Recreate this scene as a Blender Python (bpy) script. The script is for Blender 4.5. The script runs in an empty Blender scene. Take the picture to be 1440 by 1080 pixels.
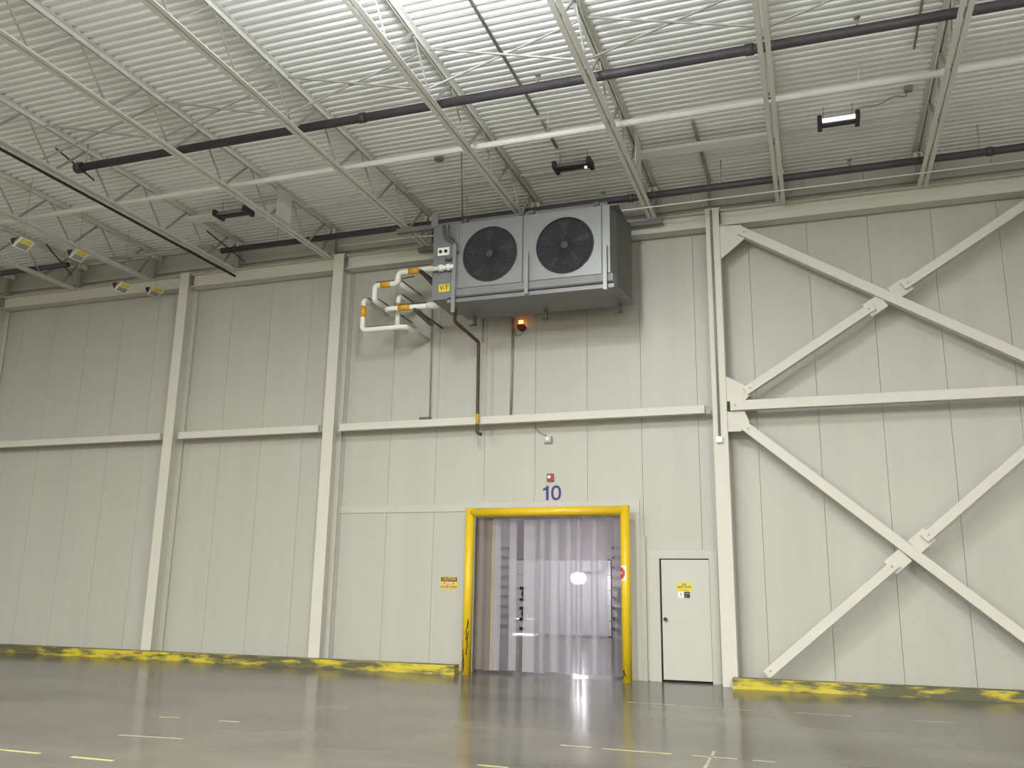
import bpy, math, random
from mathutils import Vector, Matrix
random.seed(7)
S = bpy.context.scene
COL = S.collection
PI = math.pi

# ------------------------------------------------------------------ camera
CAMH = 1.557
YAW, PITCH, ROLL, FPX = -0.334636, 0.230083, 0.015514, 1232.8
cy, sy, cp, sp = math.cos(YAW), math.sin(YAW), math.cos(PITCH), math.sin(PITCH)
fwd = Vector((sy*cp, cy*cp, sp)); rgt = Vector((cy, -sy, 0)); up = rgt.cross(fwd)
c_, s_ = math.cos(ROLL), math.sin(ROLL)
r2 = c_*rgt + s_*up; u2 = -s_*rgt + c_*up
cd = bpy.data.cameras.new('camera'); cam = bpy.data.objects.new('camera', cd); COL.objects.link(cam)
cd.sensor_fit = 'HORIZONTAL'; cd.sensor_width = 36.0; cd.lens = FPX/1440*36.0
cd.clip_start = 0.05; cd.clip_end = 200
m = Matrix((r2, u2, -fwd)).transposed().to_4x4(); m.translation = Vector((0, 0, CAMH))
cam.matrix_world = m
S.camera = cam

# ------------------------------------------------------------------ world, lights, exposure
S.view_settings.view_transform = 'Standard'; S.view_settings.look = 'None'
S.view_settings.gamma = 1.0; S.view_settings.use_curve_mapping = False
S.view_settings.exposure = 0.0
W = bpy.data.worlds.new('world'); S.world = W; W.use_nodes = True
W.node_tree.nodes['Background'].inputs[0].default_value = (0.75, 0.8, 0.9, 1)
W.node_tree.nodes['Background'].inputs[1].default_value = 0.02

def area(name, loc, rot, sx, sz, power, color=(1, 0.97, 0.9), spread=PI):
    l = bpy.data.lights.new(name, 'AREA'); l.shape = 'RECTANGLE'; l.size = sx; l.size_y = sz
    l.energy = power; l.color = color; l.spread = spread
    o = bpy.data.objects.new(name, l); COL.objects.link(o); o.location = loc; o.rotation_euler = rot
    return o
WARM = (1.0, 0.985, 0.94)
COOL = (0.90, 0.955, 1.0)
# rows of suspended high-bay lamps of the hall behind the photographer: downward share ...
for fx, fy, pw in ((-4.0, 7.8, 360), (-4.2, -2.0, 960), (4.5, -2.0, 960), (-13, -2.0, 960), (-22, -2.0, 960), (-4.2, -9, 3250), (6, -9, 3250), (-15, -9, 3250)):
    area('high_bay_lamp', (fx, fy, 8.85 if fy > 0 else 8.75), (0, 0, 0), 1.0, 0.4, pw, WARM)
# ... and the share the nearest globe throws sideways and up on the deck
l = bpy.data.lights.new('high_bay_globe', 'POINT'); l.energy = 480; l.color = COOL; l.shadow_soft_size = 0.30
o = bpy.data.objects.new('high_bay_globe', l); COL.objects.link(o); o.location = (-3.6, 7.4, 8.5)
for fx, pw in ((3.0, 190), (-3.6, 60)):
    area('deck_fill_light', (fx, 6.6, 7.7), (PI, 0, 0), 1.2, 0.6, pw, COOL)  # unseen upward fill added to brighten the deck
# lamps of the loading dock beyond the strip curtain
area('dock_room_lamp', (-8.5, 24.0, 8.8), (0, 0, 0), 3.0, 1.0, 560, (0.93, 0.92, 1.0))
area('dock_room_lamp', (-12.0, 19.5, 8.8), (0, 0, 0), 2.0, 1.0, 420, (0.95, 0.93, 1.0))

# ------------------------------------------------------------------ materials
MATS = {}
def new_mat(name):
    mt = bpy.data.materials.new(name); mt.use_nodes = True
    nt = mt.node_tree; b = nt.nodes['Principled BSDF']
    return mt, nt, b
def paint(name, col, rough=0.5, metal=0.0, var=0.06, scale=2.0, stretch=(1, 1, 1), bump=0.0, spec=0.4, bscale=60):
    """painted or bare surface with faint procedural mottling"""
    if name in MATS: return MATS[name]
    mt, nt, b = new_mat(name)
    tc = nt.nodes.new('ShaderNodeTexCoord'); mp = nt.nodes.new('ShaderNodeMapping'); mp.inputs['Scale'].default_value = stretch
    nz = nt.nodes.new('ShaderNodeTexNoise'); nz.inputs['Scale'].default_value = scale; nz.inputs['Detail'].default_value = 4
    nt.links.new(tc.outputs['Object'], mp.inputs[0]); nt.links.new(mp.outputs[0], nz.inputs['Vector'])
    mx = nt.nodes.new('ShaderNodeMix'); mx.data_type = 'RGBA'
    mx.inputs[6].default_value = (*[max(0, c*(1-var)) for c in col], 1)
    mx.inputs[7].default_value = (*[min(1, c*(1+var)) for c in col], 1)
    nt.links.new(nz.outputs['Fac'], mx.inputs[0]); nt.links.new(mx.outputs[2], b.inputs['Base Color'])
    b.inputs['Roughness'].default_value = rough; b.inputs['Metallic'].default_value = metal
    b.inputs['Specular IOR Level'].default_value = spec
    if bump:
        n2 = nt.nodes.new('ShaderNodeTexNoise'); n2.inputs['Scale'].default_value = bscale
        nt.links.new(mp.outputs[0], n2.inputs['Vector'])
        bp = nt.nodes.new('ShaderNodeBump'); bp.inputs['Strength'].default_value = bump; bp.inputs['Distance'].default_value = 0.01
        nt.links.new(n2.outputs['Fac'], bp.inputs['Height']); nt.links.new(bp.outputs[0], b.inputs['Normal'])
    MATS[name] = mt
    return mt
def glow(name, col, strength):
    mt, nt, b = new_mat(name)
    b.inputs['Base Color'].default_value = (*col, 1); b.inputs['Emission Color'].default_value = (*col, 1)
    b.inputs['Emission Strength'].default_value = strength
    return mt
def worn(name, col, dirt, lo, hi, scale=6, stretch=(1, 1, 1), rough=0.5, big=0.0):
    """paint worn through to a dirty ground"""
    mt, nt, b = new_mat(name)
    tc = nt.nodes.new('ShaderNodeTexCoord'); mp = nt.nodes.new('ShaderNodeMapping'); mp.inputs['Scale'].default_value = stretch
    nz = nt.nodes.new('ShaderNodeTexNoise'); nz.inputs['Scale'].default_value = scale; nz.inputs['Detail'].default_value = 7
    nz.inputs['Roughness'].default_value = 0.65
    rp = nt.nodes.new('ShaderNodeValToRGB'); rp.color_ramp.elements[0].position = lo; rp.color_ramp.elements[1].position = hi
    rp.color_ramp.elements[0].color = (*dirt, 1); rp.color_ramp.elements[1].color = (*col, 1)
    nt.links.new(tc.outputs['Object'], mp.inputs[0]); nt.links.new(mp.outputs[0], nz.inputs['Vector'])
    if big:
        # stretches of heavier and lighter traffic wear along the run
        sx = nt.nodes.new('ShaderNodeSeparateXYZ'); nt.links.new(tc.outputs['Object'], sx.inputs[0])
        fq = nt.nodes.new('ShaderNodeMath'); fq.operation = 'MULTIPLY'; fq.inputs[1].default_value = 0.86
        co = nt.nodes.new('ShaderNodeMath'); co.operation = 'COSINE'
        nt.links.new(sx.outputs[0], fq.inputs[0]); nt.links.new(fq.outputs[0], co.inputs[0])
        ma = nt.nodes.new('ShaderNodeMath'); ma.operation = 'MULTIPLY_ADD'; ma.inputs[1].default_value = big; ma.inputs[2].default_value = 0.0
        ad = nt.nodes.new('ShaderNodeMath'); ad.operation = 'ADD'
        nt.links.new(co.outputs[0], ma.inputs[0]); nt.links.new(ma.outputs[0], ad.inputs[0]); nt.links.new(nz.outputs['Fac'], ad.inputs[1])
        nt.links.new(ad.outputs[0], rp.inputs[0])
    else: nt.links.new(nz.outputs['Fac'], rp.inputs[0])
    nt.links.new(rp.outputs[0], b.inputs['Base Color'])
    b.inputs['Roughness'].default_value = rough
    return mt

M = {}
M['panel'] = paint('wall panel enamel', (0.47, 0.464, 0.412), 0.42, var=0.085, scale=1.1, stretch=(2.5, 3, 0.16), bump=0.12, bscale=30)
M['cream'] = paint('cream steel paint', (0.62, 0.61, 0.535), 0.5, var=0.04)
M['deck'] = paint('deck paint', (0.89, 0.90, 0.905), 0.55, var=0.05, scale=1.5)
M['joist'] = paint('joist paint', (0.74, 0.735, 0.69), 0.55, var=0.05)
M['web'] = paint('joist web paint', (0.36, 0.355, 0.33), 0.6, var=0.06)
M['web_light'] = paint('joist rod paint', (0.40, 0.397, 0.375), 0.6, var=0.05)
M['trim'] = paint('trim enamel', (0.50, 0.495, 0.44), 0.4, var=0.04)
M['door'] = paint('door enamel', (0.52, 0.528, 0.475), 0.35, var=0.03)
M['dark'] = paint('dark gap rubber', (0.012, 0.014, 0.01), 0.8, var=0.3)
M['pipe'] = paint('dark sprinkler pipe', (0.085, 0.075, 0.085), 0.5, metal=0.2, var=0.2, scale=5)
M['whitepipe'] = paint('white pipe paint', (0.84, 0.835, 0.79), 0.4, var=0.03)
M['greypipe'] = paint('dull grey pipe paint', (0.36, 0.36, 0.32), 0.6, var=0.05)
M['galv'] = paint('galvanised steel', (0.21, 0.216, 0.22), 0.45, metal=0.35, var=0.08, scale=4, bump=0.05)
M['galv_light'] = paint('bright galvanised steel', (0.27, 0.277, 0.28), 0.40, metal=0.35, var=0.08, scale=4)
M['galv_dark'] = paint('dark galvanised steel', (0.13, 0.13, 0.135), 0.5, metal=0.3, var=0.1)  # darker tone for clips, brackets and flexible conduit
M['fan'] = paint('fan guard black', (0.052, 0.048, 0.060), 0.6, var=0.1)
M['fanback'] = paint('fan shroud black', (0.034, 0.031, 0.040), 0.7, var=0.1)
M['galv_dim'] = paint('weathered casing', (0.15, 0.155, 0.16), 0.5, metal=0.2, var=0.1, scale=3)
M['silver'] = paint('bright conduit', (0.80, 0.80, 0.80), 0.3, metal=0.4, var=0.03)
M['conduit'] = paint('dull conduit', (0.30, 0.29, 0.27), 0.5, metal=0.2, var=0.1)
M['pvc'] = paint('white insulated pipe jacket', (0.86, 0.86, 0.80), 0.4, var=0.02)
M['orange'] = worn('orange label band', (0.80, 0.40, 0.03), (0.55, 0.20, 0.02), 0.35, 0.5, 25)
M['drain'] = paint('brown drain pipe', (0.075, 0.055, 0.04), 0.6, var=0.4, scale=12)
M['tape'] = paint('yellow tape', (0.55, 0.36, 0.06), 0.6)
M['yellow'] = paint('safety yellow enamel', (0.72, 0.50, 0.02), 0.32, var=0.06, scale=1.0, stretch=(1, 1, 0.5))
M['curb'] = worn('worn yellow curb', (0.60, 0.48, 0.03), (0.105, 0.105, 0.055), 0.44, 0.60, 2.6, (0.8, 1, 4), big=0.075)
M['curbtop'] = worn('dirty curb top', (0.32, 0.28, 0.05), (0.05, 0.05, 0.04), 0.42, 0.62, 3.0, (0.6, 1, 1))
M['scratch'] = paint('black scuff', (0.02, 0.018, 0.015), 0.8)
M['navy'] = paint('navy vinyl', (0.035, 0.03, 0.20), 0.5)
M['red'] = paint('red plastic', (0.30, 0.015, 0.03), 0.35)
M['redsign'] = paint('red sign ink', (0.62, 0.06, 0.08), 0.45)
M['whitesign'] = paint('white sign vinyl', (0.82, 0.78, 0.66), 0.45)
M['whiteplastic'] = paint('white plastic', (0.85, 0.85, 0.80), 0.35)
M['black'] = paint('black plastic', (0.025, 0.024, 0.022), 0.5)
M['blackink'] = paint('black sign ink', (0.05, 0.045, 0.01), 0.6)
M['signyellow'] = paint('yellow sign vinyl', (0.72, 0.60, 0.06), 0.45)
M['signgrey'] = paint('grey sign vinyl', (0.30, 0.30, 0.28), 0.5)
M['pink'] = paint('faded red ink', (0.62, 0.20, 0.17), 0.5)
M['brown'] = paint('brown sign ink', (0.20, 0.11, 0.02), 0.6)
M['darkjamb'] = worn('stained jamb plate', (0.36, 0.33, 0.30), (0.16, 0.13, 0.12), 0.35, 0.7, 5, (1, 1, 0.4))
M['lens'] = glow('lit lamp lens', (1.0, 1.0, 0.96), 1.15)
M['offlens'] = paint('unlit lamp lens', (0.22, 0.22, 0.23), 0.4)
M['led'] = glow('red indicator', (1.0, 0.35, 0.3), 3.0)
M['alarm'] = glow('amber alarm lamp', (1.0, 0.28, 0.06), 6.0)
M['dockwhite'] = paint('dock door enamel', (0.55, 0.535, 0.555), 0.4, var=0.03)
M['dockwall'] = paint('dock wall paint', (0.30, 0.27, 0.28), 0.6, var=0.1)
M['docklamp'] = glow('dock lamp glass', (1.0, 0.98, 1.0), 110.0)
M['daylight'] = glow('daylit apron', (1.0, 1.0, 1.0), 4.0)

def pvc_strip(name, col, trans, brown=0.0):
    """clear PVC strip: part see-through, part hazy refraction, part milky scatter"""
    mt, nt, b = new_mat(name); nt.nodes.remove(b)
    out = nt.nodes['Material Output']
    tr = nt.nodes.new('ShaderNodeBsdfTransparent'); tr.inputs[0].default_value = (*col, 1)
    rf = nt.nodes.new('ShaderNodeBsdfRefraction'); rf.inputs['IOR'].default_value = 1.02; rf.inputs['Roughness'].default_value = 0.30
    rf.inputs[0].default_value = (*col, 1)
    tl = nt.nodes.new('ShaderNodeBsdfTranslucent'); tl.inputs[0].default_value = (*[c*0.9 for c in col], 1)
    df = nt.nodes.new('ShaderNodeBsdfDiffuse'); df.inputs[0].default_value = (*[c*0.75 for c in col], 1)
    gl = nt.nodes.new('ShaderNodeBsdfGlossy'); gl.inputs['Roughness'].default_value = 0.22; gl.inputs[0].default_value = (1, 1, 1, 1)
    def mix(f, a, c):
        n = nt.nodes.new('ShaderNodeMixShader'); n.inputs[0].default_value = f
        nt.links.new(a.outputs[0], n.inputs[1]); nt.links.new(c.outputs[0], n.inputs[2]); return n
    milky = mix(0.5, tl, df)
    see = mix(0.82, tr, rf)
    body = mix(1-trans, see, milky)
    lw = nt.nodes.new('ShaderNodeLayerWeight'); lw.inputs[0].default_value = 0.25
    n = nt.nodes.new('ShaderNodeMixShader'); nt.links.new(lw.outputs['Fresnel'], n.inputs[0])
    nt.links.new(body.outputs[0], n.inputs[1]); nt.links.new(gl.outputs[0], n.inputs[2])
    nt.links.new(n.outputs[0], out.inputs[0])
    return mt
M['strip'] = pvc_strip('clear strip', (0.88, 0.86, 0.91), 0.80)
M['strip_milky'] = pvc_strip('milky strip', (0.96, 0.94, 0.97), 0.44)
M['strip_brown'] = pvc_strip('yellowed strip', (0.62, 0.55, 0.48), 0.35)

def floor_mat():
    mt, nt, b = new_mat('sealed concrete')
    tc = nt.nodes.new('ShaderNodeTexCoord')
    def noise(sc, det, st):
        mp = nt.nodes.new('ShaderNodeMapping'); mp.inputs['Scale'].default_value = st
        n = nt.nodes.new('ShaderNodeTexNoise'); n.inputs['Scale'].default_value = sc; n.inputs['Detail'].default_value = det
        nt.links.new(tc.outputs['Object'], mp.inputs[0]); nt.links.new(mp.outputs[0], n.inputs['Vector']); return n
    a = noise(0.35, 3, (1, 1.6, 1)); f = noise(9, 5, (1, 1, 1))
    rp = nt.nodes.new('ShaderNodeValToRGB')
    rp.color_ramp.elements[0].position = 0.3; rp.color_ramp.elements[0].color = (0.100, 0.095, 0.079, 1)
    rp.color_ramp.elements[1].position = 0.72; rp.color_ramp.elements[1].color = (0.190, 0.180, 0.149, 1)
    nt.links.new(a.outputs['Fac'], rp.inputs[0])
    mx = nt.nodes.new('ShaderNodeMix'); mx.data_type = 'RGBA'; mx.blend_type = 'MULTIPLY'; mx.inputs[0].default_value = 0.25
    nt.links.new(rp.outputs[0], mx.inputs[6]); nt.links.new(f.outputs['Color'], mx.inputs[7])
    r3 = nt.nodes.new('ShaderNodeValToRGB'); r3.color_ramp.elements[0].color = (0.75, 0.75, 0.75, 1); r3.color_ramp.elements[1].color = (1, 1, 1, 1)
    nt.links.new(f.outputs['Fac'], r3.inputs[0]); nt.links.new(r3.outputs[0], mx.inputs[7])
    nt.links.new(mx.outputs[2], b.inputs['Base Color'])
    mr = nt.nodes.new('ShaderNodeMapRange'); mr.inputs[3].default_value = 0.09; mr.inputs[4].default_value = 0.24
    nt.links.new(a.outputs['Fac'], mr.inputs[0]); nt.links.new(mr.outputs[0], b.inputs['Roughness'])
    g = noise(2.2, 3, (1, 1, 1))
    bp = nt.nodes.new('ShaderNodeBump'); bp.inputs['Strength'].default_value = 0.12; bp.inputs['Distance'].default_value = 0.006
    nt.links.new(g.outputs['Fac'], bp.inputs['Height']); nt.links.new(bp.outputs[0], b.inputs['Normal'])
    b.inputs['Specular IOR Level'].default_value = 0.5; b.inputs['IOR'].default_value = 1.14
    return mt
M['floor'] = floor_mat()

# ------------------------------------------------------------------ mesh helpers (coordinates are world coordinates)
class MB:
    def __init__(s): s.v = []; s.f = []; s.sm = []
    def poly(s, pts, smooth=False):
        n = len(s.v); s.v += [tuple(p) for p in pts]; s.f.append(list(range(n, n+len(pts)))); s.sm.append(smooth); return s
    def hexa(s, p):
        n = len(s.v); s.v += [tuple(q) for q in p]
        for f in ((0, 3, 2, 1), (4, 5, 6, 7), (0, 1, 5, 4), (1, 2, 6, 5), (2, 3, 7, 6), (3, 0, 4, 7)):
            s.f.append([n+i for i in f]); s.sm.append(False)
        return s
    def box(s, x0, x1, y0, y1, z0, z1):
        return s.hexa(((x0, y0, z0), (x1, y0, z0), (x1, y1, z0), (x0, y1, z0), (x0, y0, z1), (x1, y0, z1), (x1, y1, z1), (x0, y1, z1)))
    def bar(s, a, b, w, h, upv=(0, 0, 1)):
        """rectangular bar from a to b: w across, h along upv"""
        a = Vector(a); b = Vector(b); d = (b-a).normalized(); u = Vector(upv)
        if abs(d.dot(u)) > 0.99: u = Vector((0, 1, 0))
        sd = d.cross(u).normalized(); u = sd.cross(d)
        P = []
        for q in (a, b):
            P += [q-sd*w/2-u*h/2, q+sd*w/2-u*h/2, q+sd*w/2+u*h/2, q-sd*w/2+u*h/2]
        return s.hexa(P)
    def prism(s, pts, ax, t0, t1):
        """polygon extruded along an axis: pts are the two other coordinates in order"""
        def mk(p, t): q = list(p); q.insert(ax, t); return tuple(q)
        n = len(s.v); k = len(pts)
        s.v += [mk(p, t0) for p in pts] + [mk(p, t1) for p in pts]
        s.f.append([n+i for i in range(k)][::-1]); s.sm.append(False)
        s.f.append([n+k+i for i in range(k)]); s.sm.append(False)
        for i in range(k):
            j = (i+1) % k; s.f.append([n+i, n+j, n+k+j, n+k+i]); s.sm.append(False)
        return s
    def tube(s, pts, r, n=10, closed=False):
        pts = [Vector(p) for p in pts]; k = len(pts); base = len(s.v)
        ref = None
        for i, p in enumerate(pts):
            if closed: t = (pts[(i+1) % k]-pts[i-1]).normalized()
            else:
                t = (pts[min(i+1, k-1)]-pts[max(i-1, 0)]).normalized()
            if ref is None:
                ref = Vector((0, 0, 1)) if abs(t.z) < 0.9 else Vector((1, 0, 0))
            a = (ref-t*ref.dot(t)).normalized(); b = t.cross(a); ref = a
            sc = 1.0
            if 0 < i < k-1 or closed:
                d1 = (pts[i]-pts[i-1]).normalized(); ca = max(0.5, d1.dot(t)); sc = 1/ca
            for j in range(n):
                an = 2*PI*j/n
                s.v.append(tuple(p+(a*math.cos(an)+b*math.sin(an))*r*(sc if sc < 1.5 else 1.5)))
        for i in range(k if closed else k-1):
            i2 = (i+1) % k
            for j in range(n):
                j2 = (j+1) % n
                s.f.append([base+i*n+j, base+i*n+j2, base+i2*n+j2, base+i2*n+j]); s.sm.append(True)
        if not closed:
            s.f.append([base+j for j in range(n)][::-1]); s.sm.append(False)
            s.f.append([base+(k-1)*n+j for j in range(n)]); s.sm.append(False)
        return s
    def disc(s, c, r, axis, th, n=24):
        c = Vector(c); d = Vector((0, 0, 0)); d[axis] = th/2
        return s.tube([c-d, c+d], r, n)
    def build(s, name, mat, parent=None, smooth=True):
        off = Vector((0, 0, 0)); p = parent
        while p is not None: off += Vector(p.location); p = p.parent
        me = bpy.data.meshes.new(name)
        me.from_pydata([tuple(Vector(v)-off) for v in s.v], [], s.f); me.update()
        me.polygons.foreach_set('use_smooth', s.sm)
        if mat is not None: me.materials.append(mat)
        o = bpy.data.objects.new(name, me); COL.objects.link(o)
        if parent is not None: o.parent = parent
        return o
def tag(o, label, cat, group=None):
    o['label'] = label; o['category'] = cat
    if group: o['group'] = group
    return o
def thing(name, loc, label, cat, group=None):
    o = bpy.data.objects.new(name, None); o.empty_display_size = 0.1; COL.objects.link(o); o.location = loc
    return tag(o, label, cat, group)
def struct(o):
    o['kind'] = 'structure'; return o
def struct_empty(name, loc=(0, 0, 0)):
    o = bpy.data.objects.new(name, None); COL.objects.link(o); o.location = loc; return struct(o)
def label_part(o, t): o['label'] = t; return o
def copy_tree(o, parent=None):
    c = o.copy(); COL.objects.link(c); c.parent = parent
    for ch in list(o.children): copy_tree(ch, c)
    return c
def text(name, s, size, loc, mat, parent, squeeze=1.0, bold=0.0, ext=0.001, align='CENTER', rz=0.0):
    """raised lettering that faces the room (-y), centred on loc"""
    cu = bpy.data.curves.new(name, 'FONT'); cu.body = s; cu.size = size; cu.extrude = ext; cu.offset = bold
    cu.align_x = align; cu.align_y = 'CENTER'; cu.resolution_u = 4
    cu.materials.append(mat)
    tmp = bpy.data.objects.new(name, cu); COL.objects.link(tmp)
    bpy.context.view_layer.update()
    me = bpy.data.meshes.new_from_object(tmp.evaluated_get(bpy.context.evaluated_depsgraph_get()))
    bpy.data.objects.remove(tmp); bpy.data.curves.remove(cu)
    if not me.materials: me.materials.append(mat)
    o = bpy.data.objects.new(name, me); COL.objects.link(o)
    off = Vector((0, 0, 0)); p = parent
    while p is not None: off += Vector(p.location); p = p.parent
    o.parent = parent; o.location = Vector(loc)-off; o.rotation_euler = (PI/2, 0, rz); o.scale = (squeeze, 1, 1)
    return o
def bend(pts, r, n=5):
    """polyline with its corners rounded"""
    pts = [Vector(p) for p in pts]; out = [pts[0]]
    for i in range(1, len(pts)-1):
        a, b, c = pts[i-1], pts[i], pts[i+1]
        d1 = (a-b); d2 = (c-b); rr = min(r, d1.length*0.45, d2.length*0.45)
        p1 = b+d1.normalized()*rr; p2 = b+d2.normalized()*rr
        for k in range(n+1):
            t = k/n; out.append(p1*(1-t)**2+b*2*t*(1-t)+p2*t*t)
    return out+[pts[-1]]

YW = 16.40            # inner face of the wall panels
DZ = 9.43             # underside of the deck
# ================================================================== SETTING
# ---- floor
fl = struct(MB().box(-30, 12, -14, 31.2, -0.2, 0.0).build('floor', M['floor']))
Ymark = worn('worn yellow floor line', (0.62, 0.53, 0.16), (0.27, 0.25, 0.19), 0.40, 0.60, 5, (1, 6, 1))
Pmark = worn('worn pale floor line', (0.42, 0.40, 0.31), (0.25, 0.235, 0.19), 0.40, 0.62, 5, (1, 6, 1))
def fmark(x0, x1, y0, y1, w, mt):
    MB().bar((x0, y0, 0.0006), (x1, y1, 0.0006), w, 0.0012).build('floor_line', mt, fl)
for a in ((-7.75, -6.98, 6.85, 6.85, .05), (-6.60, -6.12, 6.84, 6.84, .05), (-2.65, -2.32, 9.30, 9.30, .04), (-2.20, -1.50, 9.28, 9.27, .045), (-1.3, -0.86, 9.27, 9.27, .035), (-3.05, -2.75, 7.98, 7.98, .04), (-6.80, -6.52, 9.25, 9.26, .05), (-7.62, -7.36, 9.2, 9.24, .035)):
    fmark(*a[:4], a[4], Ymark)
for a in ((-7.1, -6.34, 7.97, 8.04, .045), (-2.75, -2.05, 13.2, 13.14, .05), (-1.96, -0.95, 13.08, 13.04, .05), (-0.46, 0.27, 13.06, 13.02, .05), (1.02, 1.48, 12.93, 12.96, .05), (-1.12, -1.10, 9.62, 8.6, .03), (-0.72, -0.52, 9.25, 9.25, .04)):
    fmark(*a[:4], a[4], Pmark)
# ---- wall with its insulated panels, cut round the two door openings
wb = struct_empty('wall_back', (0, YW, 0))
openings = ((-6.42, -3.42, 2.98), (-2.82, -1.86, 2.16))
P0, PW = -0.93, 1.067
for k in range(-27, 12):
    g = 0.003
    x0 = P0+k*PW+g; x1 = P0+(k+1)*PW-g; top = DZ-0.02
    hit = [o for o in openings if o[0] < x1-.01 and o[1] > x0+.01]
    pts = [(x0, top), (x0, 0.002)]
    for o in hit:
        l_, r_ = max(o[0], x0), min(o[1], x1)
        if l_ <= x0+1e-6: pts[-1] = (x0, o[2])
        else: pts += [(l_, 0.002), (l_, o[2])]
        if r_ >= x1-1e-6: pts += [(x1, o[2])]
        else: pts += [(r_, o[2]), (r_, 0.002)]
    if not hit or hit[-1][1] < x1-1e-6: pts.append((x1, 0.002))
    pts.append((x1, top))
    MB().prism(pts, 1, YW, YW+0.10).build('wall_panel', M['panel'], wb)
core = MB()
core.box(-30, -6.42, YW+0.10, YW+0.18, 0, DZ); core.box(-3.42, -2.82, YW+0.10, YW+0.18, 0, DZ); core.box(-1.86, 12, YW+0.10, YW+0.18, 0, DZ)
core.box(-6.42, -3.42, YW+0.10, YW+0.18, 2.98, DZ); core.box(-2.82, -1.86, YW+0.10, YW+0.18, 2.16, DZ)
core.build('panel_backing', M['web'], wb)
# ---- other walls of the hall (outside the frame) that close the room for the light
struct(MB().box(-30.2, -30, -14, 31.2, 0, DZ+.1).build('wall_left', M['panel']))
struct(MB().box(12, 12.2, -14, 31.2, 0, DZ+.1).build('wall_right', M['panel']))
struct(MB().box(-30, 12, -14.2, -14, 0, DZ+.1).build('wall_front', M['panel']))
# ---- ceiling: corrugated steel deck laid in sheets, ribs along x
ce = struct_empty('ceiling', (0, 0, DZ))
SH = 0.9144; RP = SH/6
def sheet_mesh():
    b = MB(); prof = []
    for i in range(6):
        y = i*RP
        prof += [(y, 0.0), (y+0.058, 0.0), (y+0.080, 0.038), (y+RP-0.022, 0.038)]
    prof.append((SH, 0.0))
    for (ya, za), (yb, zb) in zip(prof[:-1], prof[1:]):
        b.poly([(-30, ya, za), (-30, yb, zb), (12, yb, zb), (12, ya, za)])
    return b
n_sheets = 0
sh0 = sheet_mesh().build('deck_sheet', M['deck'], None); sh0.parent = ce; sh0.location = (0, YW+0.1-SH, 0)
for i in range(1, 34):
    s = sh0.copy(); COL.objects.link(s); s.location = (0, YW+0.1-SH*(i+1), 0)
MB().box(-30, 12, -14, YW+0.1, DZ+0.045, DZ+0.12).build('roof_insulation', M['web'], ce)

# ---- curbs at the foot of the wall
def curb(x0, x1, label):
    t = thing('wall_curb', (x1 if x0 < -9 else x0, 15.86, 0), label, 'curb')
    MB().prism([(15.74, 0), (15.97, 0), (15.97, 0.165), (15.76, 0.165), (15.74, 0.150)], 0, x0, x1).build('curb_body', M['curb'], t)
    MB().box(x0, x1, 15.765, 15.97, 0.1655, 0.170).build('curb_top', M['curbtop'], t)
    return t
curb(-29.5, -6.52, 'long low yellow curb, scraped dark, running left of the strip curtain doorway')
curb(-1.50, 11.5, 'low yellow curb with grey scuffs under the crossed braces')

# ---- columns
def column(x, label, z1=8.72, conduit=False, cap=True):
    t = thing('steel_column', (x, 16.0, 0), label, 'column', 'steel columns along the wall')
    w = 0.255
    MB().box(x-w/2, x+w/2, 16.0, 16.02, 0, z1).build('front_flange', M['cream'], t)
    MB().box(x-0.012, x+0.012, 16.02, 16.36, 0, z1).build('column_web', M['cream'], t)
    MB().box(x-w/2, x+w/2, 16.36, 16.38, 0, z1).build('rear_flange', M['cream'], t)
    if cap: MB().box(x-w/2-.02, x+w/2+.02, 15.99, 16.39, z1, z1+0.025).build('cap_plate', M['cream'], t)
    return t
CX = [-19.72, -13.80, -9.67, -1.555, 4.37]
column(CX[0], 'cream steel column cut by the left edge of the photo')
column(CX[1], 'cream steel column between the two left wall bays, under the hanging signs')
column(CX[2], 'cream steel column left of the white insulated pipes')
c3 = column(CX[3], 'cream steel column between the grey door and the crossed braces')
c5 = column(CX[4], 'cream steel column holding the far right ends of the braces')
# ---- eave beams
bl = ['cream eave beam behind the four hanging signs', 'cream eave beam over the second wall bay from the left', 'cream eave beam running behind the grey cooling unit', 'cream eave beam above the crossed braces']
for i in range(4):
    x0 = CX[i]+0.135; x1 = CX[i+1]-0.135
    t = thing('eave_beam', ((x0+x1)/2, 16.2, 8.40), bl[i], 'beam', 'eave beams on top of the columns')
    MB().box(x0, x1, 16.06, 16.34, 8.40, 8.418).build('bottom_flange', M['cream'], t)
    MB().box(x0, x1, 16.17, 16.19, 8.418, 8.70).build('beam_web', M['cream'], t)
    MB().box(x0, x1, 16.06, 16.34, 8.70, 8.718).build('top_flange', M['cream'], t)
struct(MB().box(-29.9, 11.9, 16.30, 16.395, 8.93, 9.02).build('trim_1', M['trim']))
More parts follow.
